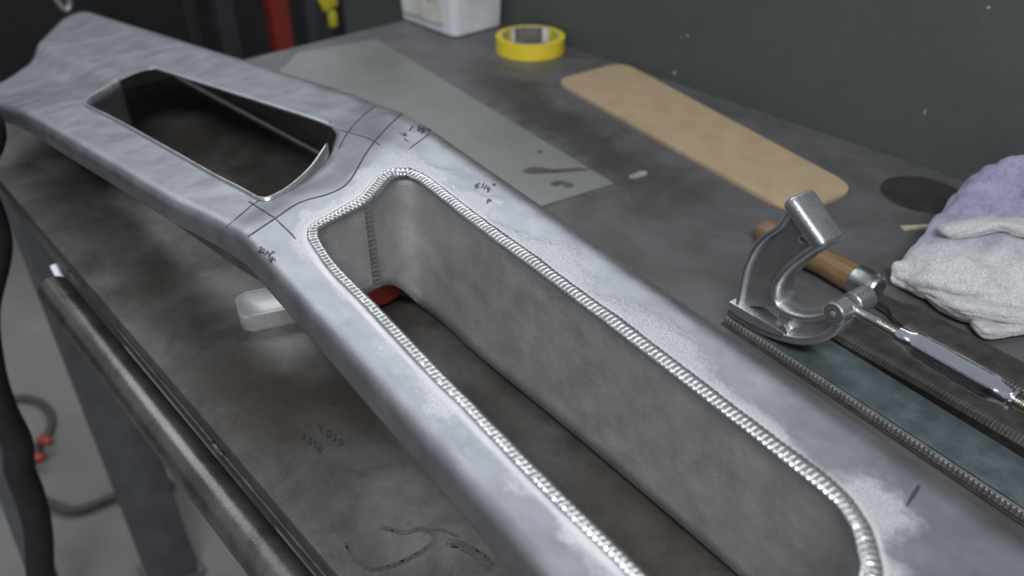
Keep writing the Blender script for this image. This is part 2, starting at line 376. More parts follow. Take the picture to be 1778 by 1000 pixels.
def on_table(px, z=.0):
    return [[(at_z(u, v, z), Vector((0, 0, 1))) for u, v in st] for st in px]
o = ribbon('pen_mark', on_table(text_px('4.030', (551, 747), (9.0, 6.5), (3, -13)) + text_px('1.350', (524, 763), (8.0, 6.0), (3, -12))), .0009, 'fadedink', bench); wpart(o, bench)
def smear(pts, spread, n, width, gap):
    base = [(p.x, p.y) for p in catmull([(u, v, 0) for u, v in pts], 8)]; st = []
    for _ in range(n):
        ou, ov = random.gauss(0, spread), random.gauss(0, spread * .7); cur = []
        for u, v in base:
            if random.random() < gap:
                if len(cur) > 2: st.append(cur)
                cur = []
            cur.append((u + ou + random.gauss(0, .8), v + ov + random.gauss(0, .8)))
        if len(cur) > 2: st.append(cur)
    wpart(ribbon('pen_smear', on_table(st), width, 'violet', bench, lift=.0001), bench)
smear([(600, 945), (612, 970), (640, 988), (672, 985), (705, 972), (735, 955), (752, 938), (745, 925), (728, 918), (700, 925), (660, 915)], 2.2, 5, .0011, .16)
smear([(782, 942), (800, 944), (820, 955), (838, 968), (852, 984)], 5.0, 16, .0012, .14)
smear([(735, 925), (765, 920), (795, 932)], 2.0, 4, .0010, .16)
# white dust smudge on the bench
def blob(name, pts, z, mat, parent, n=6, h=.0003):
    ring = [p for p in catmull([(a, b, 0) for a, b in pts + pts[:1]], n)][:-1]
    bm = bmesh.new(); add_prism(bm, [(p.x, p.y) for p in ring], z, z + h); o = from_bm(name, bm, mat, None); return wpart(o, parent)
def pxring(cu, cv, ru, rv, n=9, jit=.25, rot=0.0):
    out = []
    for k in range(n):
        th = 2 * math.pi * k / n; j = 1 + random.uniform(-jit, jit); a, b = ru * math.cos(th) * j, rv * math.sin(th) * j
        p = at_z(cu + a * math.cos(rot) - b * math.sin(rot), cv + a * math.sin(rot) + b * math.cos(rot)); out.append((p.x, p.y))
    return out
blob('dust_smudge', pxring(1108, 304, 15, 5, rot=-.2), .00002, 'chalk', bench)

# ================================================================== ALUMINIUM CONSOLE
TH = .077
O2 = np.array([-.30, .28]); A2 = np.array([-math.cos(TH), math.sin(TH)]); B2 = np.array([math.sin(TH), math.cos(TH)])
FD = np.array([-.9989, -.0477]); FB = np.array([-.0477, .9989]); FO = np.array([-.507, .202]); KQ = 1.26
LF, LR = -.087, .008           # left flat limit, left bend radius
RF, RR = .096, .034            # right flat limit, right bend radius
TL1 = LF - LR * math.pi / 2; TL0 = TL1 - .020
TR1 = RF + RR * math.pi / 2; TR0 = TR1 + .080
SKIRT_Z = .004
CB = [-.13, -.0921, -.0655, -.0414, .0009, .0448, .0969, .1152, .14]; CS = [.19, .2038, .2155, .2249, .2335, .2708, .3096, .3194, .326]
def crest(b): return float(np.interp(b, CB, CS))
def smin(x): return smooth(x)
def profile(t):
    if t < TL1: return LF - LR, -LR, -(TL1 - t) / .020
    if t < LF:
        a = (LF - t) / LR; return LF - LR * math.sin(a), -LR * (1 - math.cos(a)), 0.0
    if t <= RF: return t, 0.0, 0.0
    if t <= TR1:
        a = (t - RF) / RR; return RF + RR * math.sin(a), -RR * (1 - math.cos(a)), 0.0
    return RF + RR, -RR, (t - TR1) / (TR0 - TR1)
def surf(s, t):
    b, dz, k = profile(t); sc = crest(b)
    wx = smooth((s - sc + .02) / .13); ww = .045 + .070 * smooth((b + .06) / .11); wz = smooth((s - sc + ww * .26) / ww)
    n = O2 + A2 * s + B2 * b
    f = FO + FD * (s - .195) + FB * ((b + .09) * KQ)
    xy = n * (1 - wx) + f * wx
    zn = .131 + .06 * s + .0045 * smooth(1 - abs(s - sc + .018) / .05) * smooth((b + .05) / .06) * smooth((.105 - b) / .05)
    zf = .143 - .0874 * (s - .195)
    z = zn * (1 - wz) + zf * wz
    z -= .014 * smooth((.006 - b) / .030) * smooth((s - .66) / .16)
    zt = z; z += dz * (1 + .26 * wx)
    if k > 0: z = z + (SKIRT_Z - z) * k
    elif k < 0: z += k * (.019 - .008 * wx)
    return Vector((xy[0], xy[1], z))

def dense_loop(sides, n):
    """each side a polyline; Chaikin-smoothed and resampled to n points (end excluded)"""
    out = []
    for sd in sides:
        p = np.array(sd, float)
        d = np.concatenate([[0], np.cumsum(np.linalg.norm(np.diff(p, axis=0), axis=1))]); q = np.linspace(0, d[-1], n + 1)[:-1]
        out += list(zip(np.interp(q, d, p[:, 0]), np.interp(q, d, p[:, 1])))
    return out
def round_side(ctrl, n=6): return [(p.x, p.y) for p in catmull([(a, b, 0) for a, b in ctrl], n)]
NS = 72
# hole of the welded well: left, far, right, near sides (s, t)
h1_left = round_side([(-.215, -.0555), (-.195, -.0605), (-.15, -.0615), (-.05, -.0625), (.05, -.0615), (.13, -.0612), (.158, -.0585), (.1741, -.0551)])
h1_far = round_side([(.1741, -.0551), (.184, -.0499), (.1881, -.0447), (.1909, -.0348), (.1938, -.0189), (.1975, 0.0), (.2065, .0140), (.2154, .0262), (.2210, .0395), (.2185, .0520)])
h1_right = round_side([(.2185, .0520), (.2038, .0562), (.18, .0563), (.1123, .0558), (.0175, .0577), (-.1084, .0579), (-.1841, .0562), (-.198, .0536), (-.2091, .0481)])
h1_near = round_side([(-.2091, .0481), (-.2188, .0388), (-.2280, .0265), (-.2330, 0.0), (-.2330, -.03), (-.2280, -.046), (-.215, -.0555)])
H1 = dense_loop([h1_left, h1_far, h1_right, h1_near], NS)
h2_left = round_side([(.2505, -.0545), (.258, -.0590), (.275, -.0590), (.41, -.0555), (.549, -.0525), (.610, -.0530), (.628, -.0525)])
h2_far = round_side([(.628, -.0525), (.645, -.0470), (.662, -.0344), (.680, -.017), (.696, -.0011), (.710, .0190), (.714, .032)])
h2_right = round_side([(.714, .032), (.710, .0375), (.694, .0388), (.536, .0441), (.365, .0495), (.348, .0485), (.334, .0450)])
h2_near = round_side([(.334, .0450), (.322, .0394), (.305, .0275), (.289, .0163), (.267, -.009), (.255, -.0352), (.2505, -.0545)])
H2 = dense_loop([h2_left, h2_far, h2_right, h2_near], NS)
def s_mid(t): return float(np.interp(profile(t)[0], [-.10, -.05, 0, .04, .08, .13], [.205, .222, .240, .270, .284, .288]))
def s_far(t): b = profile(t)[0]; return .700 + .75 * (b + .05)
def s_end(t):
    q_ = (profile(t)[0] + .09) * KQ; return .195 + float(np.interp(q_, [-.02, .04, .10, .157, .195, .22, .245, .28], [.645, .690, .765, .86, .925, .955, .965, .955]))
def outer(sn, sf):
    lin = np.linspace(0, 1, NS + 1)[:-1]; o = []
    o += [(sn(TL0) + (sf(TL0) - sn(TL0)) * k, TL0) for k in lin]
    o += [(sf(TL0 + (TR0 - TL0) * k), TL0 + (TR0 - TL0) * k) for k in lin]
    o += [(sf(TR0) + (sn(TR0) - sf(TR0)) * k, TR0) for k in lin]
    o += [(sn(TR0 + (TL0 - TR0) * k), TR0 + (TL0 - TR0) * k) for k in lin]
    return o
RINGS = 44
ST, FACES = [], []
def annulus(hole, out):
    base = len(ST); n = len(hole)
    for r in range(RINGS + 1):
        k = r / RINGS
        for i in range(n): ST.append((hole[i][0] + (out[i][0] - hole[i][0]) * k, hole[i][1] + (out[i][1] - hole[i][1]) * k))
    for r in range(RINGS):
        for i in range(n):
            a = base + r * n + i; b = base + r * n + (i + 1) % n; FACES.append((a, b, b + n, a + n))
annulus(H1, outer(lambda t: -.44, s_mid)); annulus(H2, outer(s_mid, s_far))
base = len(ST); NE = 26
for i in range(NE + 1):
    for j in range(NS + 1):
        t = TL0 + (TR0 - TL0) * j / NS; ST.append((s_far(t) + (s_end(t) - s_far(t)) * i / NE, t))
for i in range(NE):
    for j in range(NS):
        a = base + i * (NS + 1) + j; FACES.append((a, a + NS + 1, a + NS + 2, a + 1))
console = empty('aluminium_console', (-.55, .28, 0))
tag(console, 'long bent aluminium console shell with two openings, one with welded well', 'console')
CPI = Matrix.Translation((.55, -.28, 0))
def cpart(o): o.parent = console; o.matrix_parent_inverse = CPI; return o
verts = [surf(s, t) for s, t in ST]
me = bpy.data.meshes.new('skin'); me.from_pydata(verts, [], FACES)
h1a = np.array(H1); sta = np.array(ST); wd = np.empty(len(ST))
for k in range(0, len(ST), 2000):
    wd[k:k + 2000] = np.sqrt(((sta[k:k + 2000, None, :] - h1a[None]) ** 2).sum(2)).min(1)
for nm, arr in (('weld_dist', wd), ('along', sta[:, 0])):
    at = me.attributes.new(nm, 'FLOAT', 'POINT'); at.data.foreach_set('value', arr.astype(np.float32))
at = me.attributes.new('sheet', 'FLOAT_VECTOR', 'POINT'); at.data.foreach_set('vector', np.c_[sta, np.zeros(len(sta))].astype(np.float32).ravel())
bm = bmesh.new(); bm.from_mesh(me); bmesh.ops.remove_doubles(bm, verts=bm.verts, dist=1e-6); bmesh.ops.recalc_face_normals(bm, faces=bm.faces)
up = sum(f.normal.z for f in bm.faces)
if up < 0: bmesh.ops.reverse_faces(bm, faces=bm.faces)
bvh = BVHTree.FromBMesh(bm)
bm.to_mesh(me); bm.free()
skin = cpart(link('skin', me, 'skin'))
sol = skin.modifiers.new('thickness', 'SOLIDIFY'); sol.thickness = .0022; sol.offset = -1; sol.use_even_offset = False

def pick(u, v):
    d = Vector(ray(u, v)).normalized(); hit = bvh.ray_cast(Vector(CAM), d)
    if hit[0] is None: return None
    n = hit[1]; n = n if n.dot(d) < 0 else -n
    return hit[0], n
def on_skin(px, sub=6):
    out = []
    for st in px:
        cur = []
        for i in range(len(st) - 1):
            for k in range(sub):
                t = k / sub; h = pick(st[i][0] + (st[i + 1][0] - st[i][0]) * t, st[i][1] + (st[i + 1][1] - st[i][1]) * t)
                if h: cur.append(h)
        h = pick(*st[-1])
        if h: cur.append(h)
        if len(cur) > 1: out.append(cur)
    return out
def skin_ribbon(name, px, width, mat='ink', sub=6, lift=.0003):
    st = on_skin(px, sub)
    if st: return cpart(ribbon(name, st, width, mat, None, lift=lift))

# well walls
h1f = dense_loop([h1_left, h1_far, h1_right, h1_near], 60); nw = len(h1f); NZ = 10; vs, fs = [], []
cs = np.array(h1f).mean(0)
def well_bottom(s, b):
    r = .0075
    if s < -.2: r = .0004
    l = .064
    k = smooth((b + .035) / .03) if s > -.2 else smooth((b + .04) / .05)
    if s > .16: return float(np.interp(b, [-.06, 0, .010, .020, .030, .038, .045, .052, .058], [.062, .062, .058, .051, .042, .033,   .023, .012, .0075]))
    return l + (r - l) * k
for s, t in h1f:
    top = surf(s, t); top.z += .0002; zb = well_bottom(s, t)
    for j in range(NZ + 1): vs.append((top.x, top.y, top.z + (zb - top.z) * j / NZ))
for i in range(nw):
    for j in range(NZ):
        a = i * (NZ + 1) + j; b = ((i + 1) % nw) * (NZ + 1) + j; fs.append((a, b, b + 1, a + 1))
well = cpart(mesh('well_wall', vs, fs, 'well')); m_ = well.modifiers.new('thickness', 'SOLIDIFY'); m_.thickness = .0022; m_.offset = 1; m_.use_even_offset = False

# rippled weld bead round the well
def bead(name, pts, nrms, half, high, pitch, mat, parent_fn, seg=12, skew=.35, jog=.0005):
    P = [Vector(p) for p in pts]; n = len(P); d = [0.0]
    for i in range(n - 1): d.append(d[-1] + (P[i + 1] - P[i]).length)
    L = d[-1]; step = pitch / 7; N = int(L / step); vs, fs = [], []
    da = np.array(d); pa = np.array([tuple(p) for p in P]); na = np.array([tuple(x) for x in nrms])
    rnd = [random.uniform(.72, 1.18) for _ in range(int(L / pitch) + 4)]; offs = [random.uniform(-1, 1) for _ in range(int(L / .03) + 4)]
    def at(x):
        x = min(max(x, 0), L); return Vector([np.interp(x, da, pa[:, k]) for k in range(3)]), Vector([np.interp(x, da, na[:, k]) for k in range(3)])
    for i in range(N + 1):
        x = i * step; p, nn = at(x); q, _ = at(x + .002); q0, _ = at(x - .002); t = (q - q0).normalized(); nn = (nn - t * nn.dot(t)).normalized(); sd = nn.cross(t)
        hf = half(x / L) if callable(half) else half
        kk = int(x / .03); o_ = offs[kk] + (offs[kk + 1] - offs[kk]) * smooth((x / .03) % 1)
        p = p + sd * (jog * o_); hf *= 1 + .07 * o_
        for j in range(seg + 1):
            th = math.pi * j / seg; c, s_ = math.cos(th), math.sin(th)
            ph = x / pitch + skew * s_ * 1.6; k = int(ph) % len(rnd); fr = ph % 1
            rip = (.74 + .30 * math.sin(math.pi * fr ** .75) ** .8) * rnd[k] ** .3
            vs.append(p + t * 0 + sd * (c * hf * (.93 + .09 * rip)) + nn * (s_ ** .72 * high * rip * (hf / .004) ** .4 - .0006))
    for i in range(N):
        for j in range(seg):
            a = i * (seg + 1) + j; fs.append((a, a + 1, a + seg + 2, a + seg + 1))
    return parent_fn(mesh(name, vs, fs, mat))
# sides in order, starting on the left so that the joint of the loop lies out of view
order = H1[3 * NS + 40:] + H1[:3 * NS + 41]
bp, bn = [], []
for s, t in order:
    p = surf(s, t); e = .002
    ds = surf(s + e, t) - surf(s - e, t); dt = surf(s, t + e) - surf(s, t - e); nn = ds.cross(dt).normalized(); nn = nn if nn.z > 0 else -nn
    bp.append(p + nn * .0004); bn.append(nn)
def bead_half(k):
    return .0042 + .0014 * smooth((k - .43) / .06)
bead('weld_bead', bp, bn, bead_half, .0030, .0037, 'bead', cpart, skew=.18)
# upright seam in the end wall of the well
top = surf(.1975, .0015); zb = .066; sp, sn = [], []
inw = Vector((-A2[0], -A2[1], 0))
for k in range(20): sp.append((top.x, top.y, top.z - .003 + (zb - top.z) * k / 19)); sn.append(inw)
bead('seam_bead', [Vector(p) + inw * .0002 for p in sp], sn, .0042, .0014, .0042, 'seam', cpart, seg=10, jog=.0004)

# liner strip standing in the far opening: part of far end, left side, part of near end
def hole_path(): 
    far_part = h2_far[:int(len(h2_far) * .70)]; near_part = h2_near[int(len(h2_near) * .50):]
    return [*near_part, *h2_left, *far_part]
hp = hole_path(); hp = [hp[0]] + [b for a, b in zip(hp, hp[1:]) if abs(a[0] - b[0]) + abs(a[1] - b[1]) > 1e-6]
d = np.concatenate([[0], np.cumsum([math.hypot(b[0] - a[0], b[1] - a[1]) for a, b in zip(hp, hp[1:])])]); q = np.linspace(0, d[-1], 150); hpa = np.array(hp)
vs, fs = [], []; NZ = 6; c2 = np.array(H2).mean(0)
for i, x in enumerate(q):
    s, t = np.interp(x, d, hpa[:, 0]), np.interp(x, d, hpa[:, 1])
    x2 = min(x + .002, d[-1]); x1 = max(x - .002, 0); pa_ = surf(np.interp(x1, d, hpa[:, 0]), np.interp(x1, d, hpa[:, 1])); pb_ = surf(np.interp(x2, d, hpa[:, 0]), np.interp(x2, d, hpa[:, 1]))
    p = surf(s, t); c_ = surf(c2[0], c2[1]); n = Vector((-(pb_ - pa_).y, (pb_ - pa_).x, 0)).normalized()
    if n.dot(c_ - p) < 0: n = -n
    p = p + n * .0012; zt = p.z + .0025 + .009 * smooth(1 - x / .075); zb = max(.008, p.z - .088)
    for j in range(NZ + 1): vs.append((p.x, p.y, zt + (zb - zt) * j / NZ))
for i in range(len(q) - 1):
    for j in range(NZ):
        a = i * (NZ + 1) + j; fs.append((a, a + NZ + 1, a + NZ + 2, a + 1))
lin_ = cpart(mesh('opening_liner', vs, fs, 'cut')); m_ = lin_.modifiers.new('thickness', 'SOLIDIFY'); m_.thickness = .0018; m_.offset = 0

# pen lines and figures on the skin
cw = [(p.x, p.y) for p in catmull([(u, v, 0) for u, v in ((430, 411), (478, 379), (520, 352), (575, 335), (606, 315), (632, 272), (655, 240), (690, 204), (703, 194), (714, 192))], 8)]
skin_ribbon('pen_line', [cw], .0013, sub=3)
cw = [(p.x, p.y) for p in catmull([(u, v, 0) for u, v in ((652, 183), (625, 206), (604, 230), (588, 258))], 8)]
skin_ribbon('pen_line', [cw], .0012, sub=3)
skin_ribbon('pen_line', [[(392, 395), (440, 354), (450, 348)]], .0009)
skin_ribbon('pen_line', [[(575, 222), (640, 240), (660, 252)]], .0009)
skin_ribbon('pen_line', [[(432, 350), (476, 378), (505, 405), (513, 415)]], .0011)
skin_ribbon('pen_line', [[(569, 222), (575, 211)]], .0008)
skin_ribbon('pen_line', [[(745.5, 232.5), (711, 258)]], .0009)
skin_ribbon('pen_line', [[(1596, 843), (1574, 879)]], .0016)
skin_ribbon('pen_figure', text_px('1', (709, 226), (9, 5), (6, -9)) + text_px('5/8', (722, 226), (4.5, 2.2), (4.5, -8)) + [[(742, 226), (747, 223.5), (745, 226.5), (750, 224)]], .0013, sub=3)
skin_ribbon('pen_figure', [[(693, 231), (701, 234)], [(702, 230), (705, 236), (700, 236), (706, 233)], [(702, 241), (708, 246)]], .0012, sub=3)
skin_ribbon('pen_figure', text_px('6', (822, 325), (11, 3.5), (3.5, -9)) + text_px('1/4', (835, 325), (6.2, 4.6), (3.5, -8)) + text_px('"', (852, 328), (9, 1), (3, -9)) + [[(845, 350), (849, 346), (853, 350)], [(849, 346), (846, 353)]], .0012, sub=3)
skin_ribbon('pen_figure', text_px('2', (447, 437), (9, 3), (3, -9)) + text_px('1/4', (455, 440), (6, 4), (3, -9)) + text_px('"', (470, 443), (7, 2), (2, -7)) + [[(466, 452), (473, 447), (478, 452)], [(473, 447), (470, 456)]], .0012, sub=3)

# ---- block under the console, and the red thing behind it
bar = empty('aluminium_bar', (-.60, .262, 0), math.radians(-22))
tag(bar, 'short polished aluminium bar with rounded corners under the console edge', 'metal bar')
def rrect(x0, x1, y0, y1, r, n=6):
    out = []
    for cx, cy, a0 in ((x1 - r, y1 - r, 0), (x0 + r, y1 - r, 90), (x0 + r, y0 + r, 180), (x1 - r, y0 + r, 270)):
        for k in range(n + 1):
            a = math.radians(a0 + 90 * k / n); out.append((cx + r * math.cos(a), cy + r * math.sin(a)))
    return out
bm = bmesh.new(); add_prism(bm, rrect(-.020, .020, -.042, .060, .008), 0, .0165, bev=.0015); o = from_bm('bar_body', bm, 'bar', bar, True)
redp = empty('red_handle', (-.553, .357, 0))
tag(redp, 'red rounded tool handle lying under the console beyond the welded well', 'tool handle')
bm = bmesh.new(); add_lathe(bm, [(0, .006), (.004, .015), (.02, .0195), (.06, .020), (.085, .0165), (.090, .010)], (0, 0, .0202), (-.10, -1, 0), 24); from_bm('grip', bm, 'redplastic', redp, True)
bm = bmesh.new(); add_lathe(bm, [(0, .007), (.02, .0075), (.05, .006)], (-.0002, -.002, .0202), (.10, 1, 0), 16); from_bm('shank', bm, 'dark2', redp, True)

# ================================================================== FLAT THINGS ON THE BENCH
sc_ = [at_z(*p) for p in ((518, 92), (653, 69), (860, 190), (1066, 320), (961, 354))]
SZ = .0002
sheet = [(sc_[0].x, sc_[0].y), (sc_[1].x, sc_[1].y), (sc_[3].x, sc_[3].y), (-.605, .475), (-1.16, .56)]
bm = bmesh.new(); add_prism(bm, sheet, SZ, .0014, bev=.0003); o = from_bm('metal_sheet', bm, 'sheet')
tag(o, 'large thin dull grey sheet lying on the bench behind the console', 'metal sheet')
def sheet_spot(pts):
    ring = [p for p in catmull([(*at_z(u, v, .0014).xy, 0) for u, v in pts + pts[:1]], 4)][:-1]
    bm = bmesh.new(); add_prism(bm, [(p.x, p.y) for p in ring], .00142, .0017); s_ = from_bm('oil_spot', bm, 'oil'); s_.parent = o
sheet_spot([(905, 297), (922, 291), (940, 291), (960, 294), (1000, 292), (1026, 294), (990, 299), (945, 301), (920, 302)])
sheet_spot([(955, 318), (970, 314), (985, 316), (997, 322), (985, 326), (975, 321), (962, 324)])
sheet_spot([(932, 263), (940, 261), (941, 265), (934, 266)])
bc = [at_z(*p, .004) for p in ((962, 139), (1082, 108), (1492, 328), (1377, 371))]
def round_poly(pts, rs, n=7):
    out = []; k = len(pts)
    for i in range(k):
        p = Vector(pts[i]); a = (Vector(pts[i - 1]) - p).normalized(); b = (Vector(pts[(i + 1) % k]) - p).normalized(); r = rs[i]
        s, e = p + a * r, p + b * r
        for j in range(n + 1):
            t = j / n; out.append(s * (1 - t) ** 2 + p * 2 * t * (1 - t) + e * t * t)
    return [(v.x, v.y) for v in out]
bpoly = round_poly([(p.x, p.y) for p in bc], [.030, .030, .034, .034])
bm = bmesh.new(); add_prism(bm, bpoly, .0, .0045, bev=.0008); o = from_bm('hardboard_strip', bm, 'board')
tag(o, 'long tan hardboard strip with rounded corners lying along the back wall', 'board')
# dust chips on the partition (bare spots in the paint)
for (u, v, ru, rv) in ((1194, 62, 3, 2.5), (1183, 64, 1.6, 1.6), (1171, 126, 4, 4), (1606, 194, 1.6, 7), (1716, 13, 3.5, 2.5)):
    c = at_y(u, v, .9899); k = .00078
    pts = []
    for i in range(9):
        th = 2 * math.pi * i / 9; j = random.uniform(.7, 1.2); pts.append((c.x + ru * k * j * math.cos(th) * .8, c.z + rv * k * j * math.sin(th) * .8))
    bm = bmesh.new(); add_prism(bm, pts, .9893, .9903, axis=lambda a, b, c_: Vector((a, c_, b))); o = from_bm('paint_chip', bm, 'chip', wall)

# ---- roll of yellow tape
tp = at_z(917, 74, 0); tape = empty('tape_roll', (-.988, .9285, 0)); tag(tape, 'roll of bright yellow tape with striped printed core', 'tape roll')
R0, R1, HT = .0565, .0455, .0235
def ring(bm, ro, ri, z0, z1, seg=64, bev=0):
    vs = [[bm.verts.new((r * math.cos(2 * math.pi * k / seg), r * math.sin(2 * math.pi * k / seg), z)) for k in range(seg)] for r, z in ((ro, z0), (ro, z1), (ri, z1), (ri, z0))]
    for a in range(4):
        b = (a + 1) % 4
        for k in range(seg): bm.faces.new((vs[a][k], vs[a][(k + 1) % seg], vs[b][(k + 1) % seg], vs[b][k]))
bm = bmesh.new(); ring(bm, R0, R1 + .0015, 0, HT); from_bm('tape_winding', bm, 'yellow', tape, True)
bm = bmesh.new(); ring(bm, R1 + .0016, R1, 0.0, HT + .0004); from_bm('core', bm, 'card', tape, True)
# printed bands inside the core: far side faces the camera
fa = math.atan2(.9285, -.988)
def core_band(name, a0, a1, z0, z1, mat, slant=0.0):
    bm = bmesh.new(); n = 14; r = R1 - .0004; pr = None
    rows = []
    for k in range(n + 1):
        a = fa - (a0 + (a1 - a0) * k / n)
        rows.append([bm.verts.new(((r + e) * math.cos(a + slant * (z - z0)), (r + e) * math.sin(a + slant * (z - z0)), z)) for z in (z0, z1) for e in (0, .0003)])
    for k in range(n):
        p, q_ = rows[k], rows[k + 1]
        for i, j in ((0, 1), (1, 3), (3, 2), (2, 0)): bm.faces.new((p[i], p[j], q_[j], q_[i]))
    bm.faces.new((rows[0][0], rows[0][1], rows[0][3], rows[0][2])); bm.faces.new((rows[-1][2], rows[-1][3], rows[-1][1], rows[-1][0]))
    from_bm(name, bm, mat, tape, True)
core_band('core_print', -1.30, -.78, .001, HT - .001, 'coreyellow'); core_band('core_print', -.78, -.62, .001, HT - .001, 'corewhite')
core_band('core_print', -.60, .45, .001, HT - .001, 'coreblack'); core_band('core_print', .47, .72, .001, HT - .001, 'corewhite'); core_band('core_print', .74, 1.35, .001, HT - .001, 'coreyellow')
for k in range(5):
    bm = bmesh.new(); r = R1 - .0007; pts = []
    for i in range(13):
        a = fa - (-.58 + 1.0 * i / 12); z = .0025 + k * .0042 + .0035 * i / 12
        if z < HT - .001: pts.append((Vector((r * math.cos(a), r * math.sin(a), z)), Vector((-math.cos(a), -math.sin(a), 0))))
    bm.free()
    if len(pts) > 2: ribbon('core_stripe', [pts], .0012, 'card', tape, lift=.0001)

# ---- white tub in the corner
tub = empty('plastic_tub', (-1.19, .925, 0)); tag(tub, 'scuffed white plastic tub with grubby label in the bench corner', 'tub')
bm = bmesh.new(); secs = [(.000, .004), (.003, .0), (.10, -.004), (.165, -.006)]
prev = None
rings = []
for z, ins in secs:
    pts = rrect(-.082 + ins, .076 - ins, -.054 + ins, .056 - ins, .014, 6); rings.append([bm.verts.new((x, y, z)) for x, y in pts])
for a, b in zip(rings, rings[1:]):
    for k in range(len(a)): bm.faces.new((a[k], a[(k + 1) % len(a)], b[(k + 1) % len(a)], b[k]))
bm.faces.new(rings[0][::-1]); bm.faces.new(rings[-1])
from_bm('tub_body', bm, 'tub', tub, True)
bm = bmesh.new(); add_box(bm, (-.004, .001, .172), (.178, .13, .016), bev=.005); from_bm('lid', bm, 'tub', tub, True)
bm = bmesh.new(); pts = rrect(-.066, .046, .018, .125, .006, 5); add_prism(bm, pts, -.0592, -.0545, axis=lambda a, b, c: Vector((a, c + .0 - .002 * 0, b))); lab = from_bm('label', bm, 'label', tub)
def tub_text(px):
    return [[(Vector((a, -.0594, b)), Vector((0, -1, 0))) for a, b in st] for st in px]
S_ = []
for i, g in enumerate([[[(0, 0), (0, 1), (.7, .9), (.1, .5), (.8, .3), (0, 0)]], [[(.4, 1), (0, .5), (.4, 0), (.8, .5), (.4, 1)]], [[(.8, .9), (.1, .8), (.7, .3), (0, 0)]], [[(.8, .9), (.1, .8), (.7, .3), (0, 0)]]]):
    for st in g: S_.append([(-.052 + i * .021 + a * .017, .050 + b * .026) for a, b in st])
ribbon('label_print', tub_text(S_), .005, 'brown', tub)

# ================================================================== FILE HOLDER
HP = Vector((-.316, .544, 0)); HA = math.atan2(-.13, .991)
holder = empty('file_holder', HP, HA)
tag(holder, 'cast aluminium body file holder with curved hand grip and chrome turnbuckle', 'file holder')
def hy(a, b, c): return Vector((a / 1000, c / 1000, b / 1000))       # (T, Z, Y) in mm
def hcat(pts, n=5): return [(p.x, p.y) for p in catmull([(a, b, 0) for a, b in pts], n)]
def strip(bm, line, th, y0, y1, bev=1.0):
    """band of thickness th following a (T,Z) line, Y from y0 to y1"""
    n = len(line); L_, R_ = [], []
    for i, (a, b) in enumerate(line):
        p, q_ = line[max(i - 1, 0)], line[min(i + 1, n - 1)]; tx, tz = q_[0] - p[0], q_[1] - p[1]; l = math.hypot(tx, tz) or 1
        nx, nz = -tz / l * th / 2, tx / l * th / 2; L_.append((a + nx, b + nz)); R_.append((a - nx, b - nz))
    sec = [(y0 + bev, 0), (y1 - bev, 0), (y1, bev / th), (y1, 1 - bev / th), (y1 - bev, 1), (y0 + bev, 1), (y0, 1 - bev / th), (y0, bev / th)]
    rows = []
    for i in range(n):
        rows.append([bm.verts.new(hy(L_[i][0] + (R_[i][0] - L_[i][0]) * k, L_[i][1] + (R_[i][1] - L_[i][1]) * k, y)) for y, k in sec])
    for i in range(n - 1):
        for k in range(8): bm.faces.new((rows[i][k], rows[i][(k + 1) % 8], rows[i + 1][(k + 1) % 8], rows[i + 1][k]))
    bm.faces.new(rows[0][::-1]); bm.faces.new(rows[-1])
left_c = hcat([(4.5, 22), (4.8, 34), (4.6, 50), (5.6, 66), (11, 87), (19, 102), (28.5, 114), (34, 126), (37, 137)])
right_c = hcat([(69, 121), (61, 109), (50, 93), (42, 78), (37.5, 64), (39, 52), (46, 46), (60, 47), (73, 52), (84, 60), (91, 67)])
bott_c = hcat([(-2.6, 16), (10, 15.4), (24, 16), (46, 20), (66, 27), (80, 35), (92, 46), (99, 57), (102.5, 68)])
bm = bmesh.new()
def resamp(line, n):
    p = np.array(line); d = np.concatenate([[0], np.cumsum(np.linalg.norm(np.diff(p, axis=0), axis=1))]); q_ = np.linspace(0, d[-1], n)
    return list(zip(np.interp(q_, d, p[:, 0]), np.interp(q_, d, p[:, 1])))
def sheet2(bm, l1, l2, y0, y1, n=30):
    a = resamp(l1, n); b = resamp(l2, n)
    R_ = [[bm.verts.new(hy(*p, y)) for p in ln] for ln, y in ((a, y0), (b, y0), (b, y1), (a, y1))]
    for k in range(4):
        for i in range(n - 1): bm.faces.new((R_[k][i], R_[k][i + 1], R_[(k + 1) % 4][i + 1], R_[(k + 1) % 4][i]))
    bm.faces.new([R_[k][0] for k in range(4)]); bm.faces.new([R_[k][-1] for k in range(3, -1, -1)])
ri = max(range(len(right_c)), key=lambda i: -abs(right_c[i][0] - 46) - abs(right_c[i][1] - 46))
sheet2(bm, left_c[::-1], right_c[:ri + 1], 7, 19)
sheet2(bm, right_c[ri:], [p for p in bott_c if p[0] > 40], 7, 19)
from_bm('web', bm, 'cast', holder, True)
bm = bmesh.new(); strip(bm, left_c, 5.5, 1, 25, 1.5); from_bm('back_rib', bm, 'cast', holder, True, angle=50)
bm = bmesh.new(); strip(bm, right_c, 6.5, .5, 25.5, 2.2); from_bm('front_rib', bm, 'cast', holder, True, angle=50)
bm = bmesh.new(); strip(bm, bott_c, 7, -1, 31, 1.0); from_bm('sole', bm, 'cast', holder, True, angle=50)
# raised foot block with small steps
bm = bmesh.new(); add_prism(bm, [(-2.6, 13), (24, 13), (46, 17), (58, 22), (58, 29), (28, 27.5), (-2.6, 26)], -1, 30, bev=.0012, axis=hy)
add_prism(bm, [(50, 20), (61, 24), (60, 32), (55, 36), (50, 31)], 0, 29, bev=.0015, axis=hy)
from_bm('foot', bm, 'cast', holder, True)
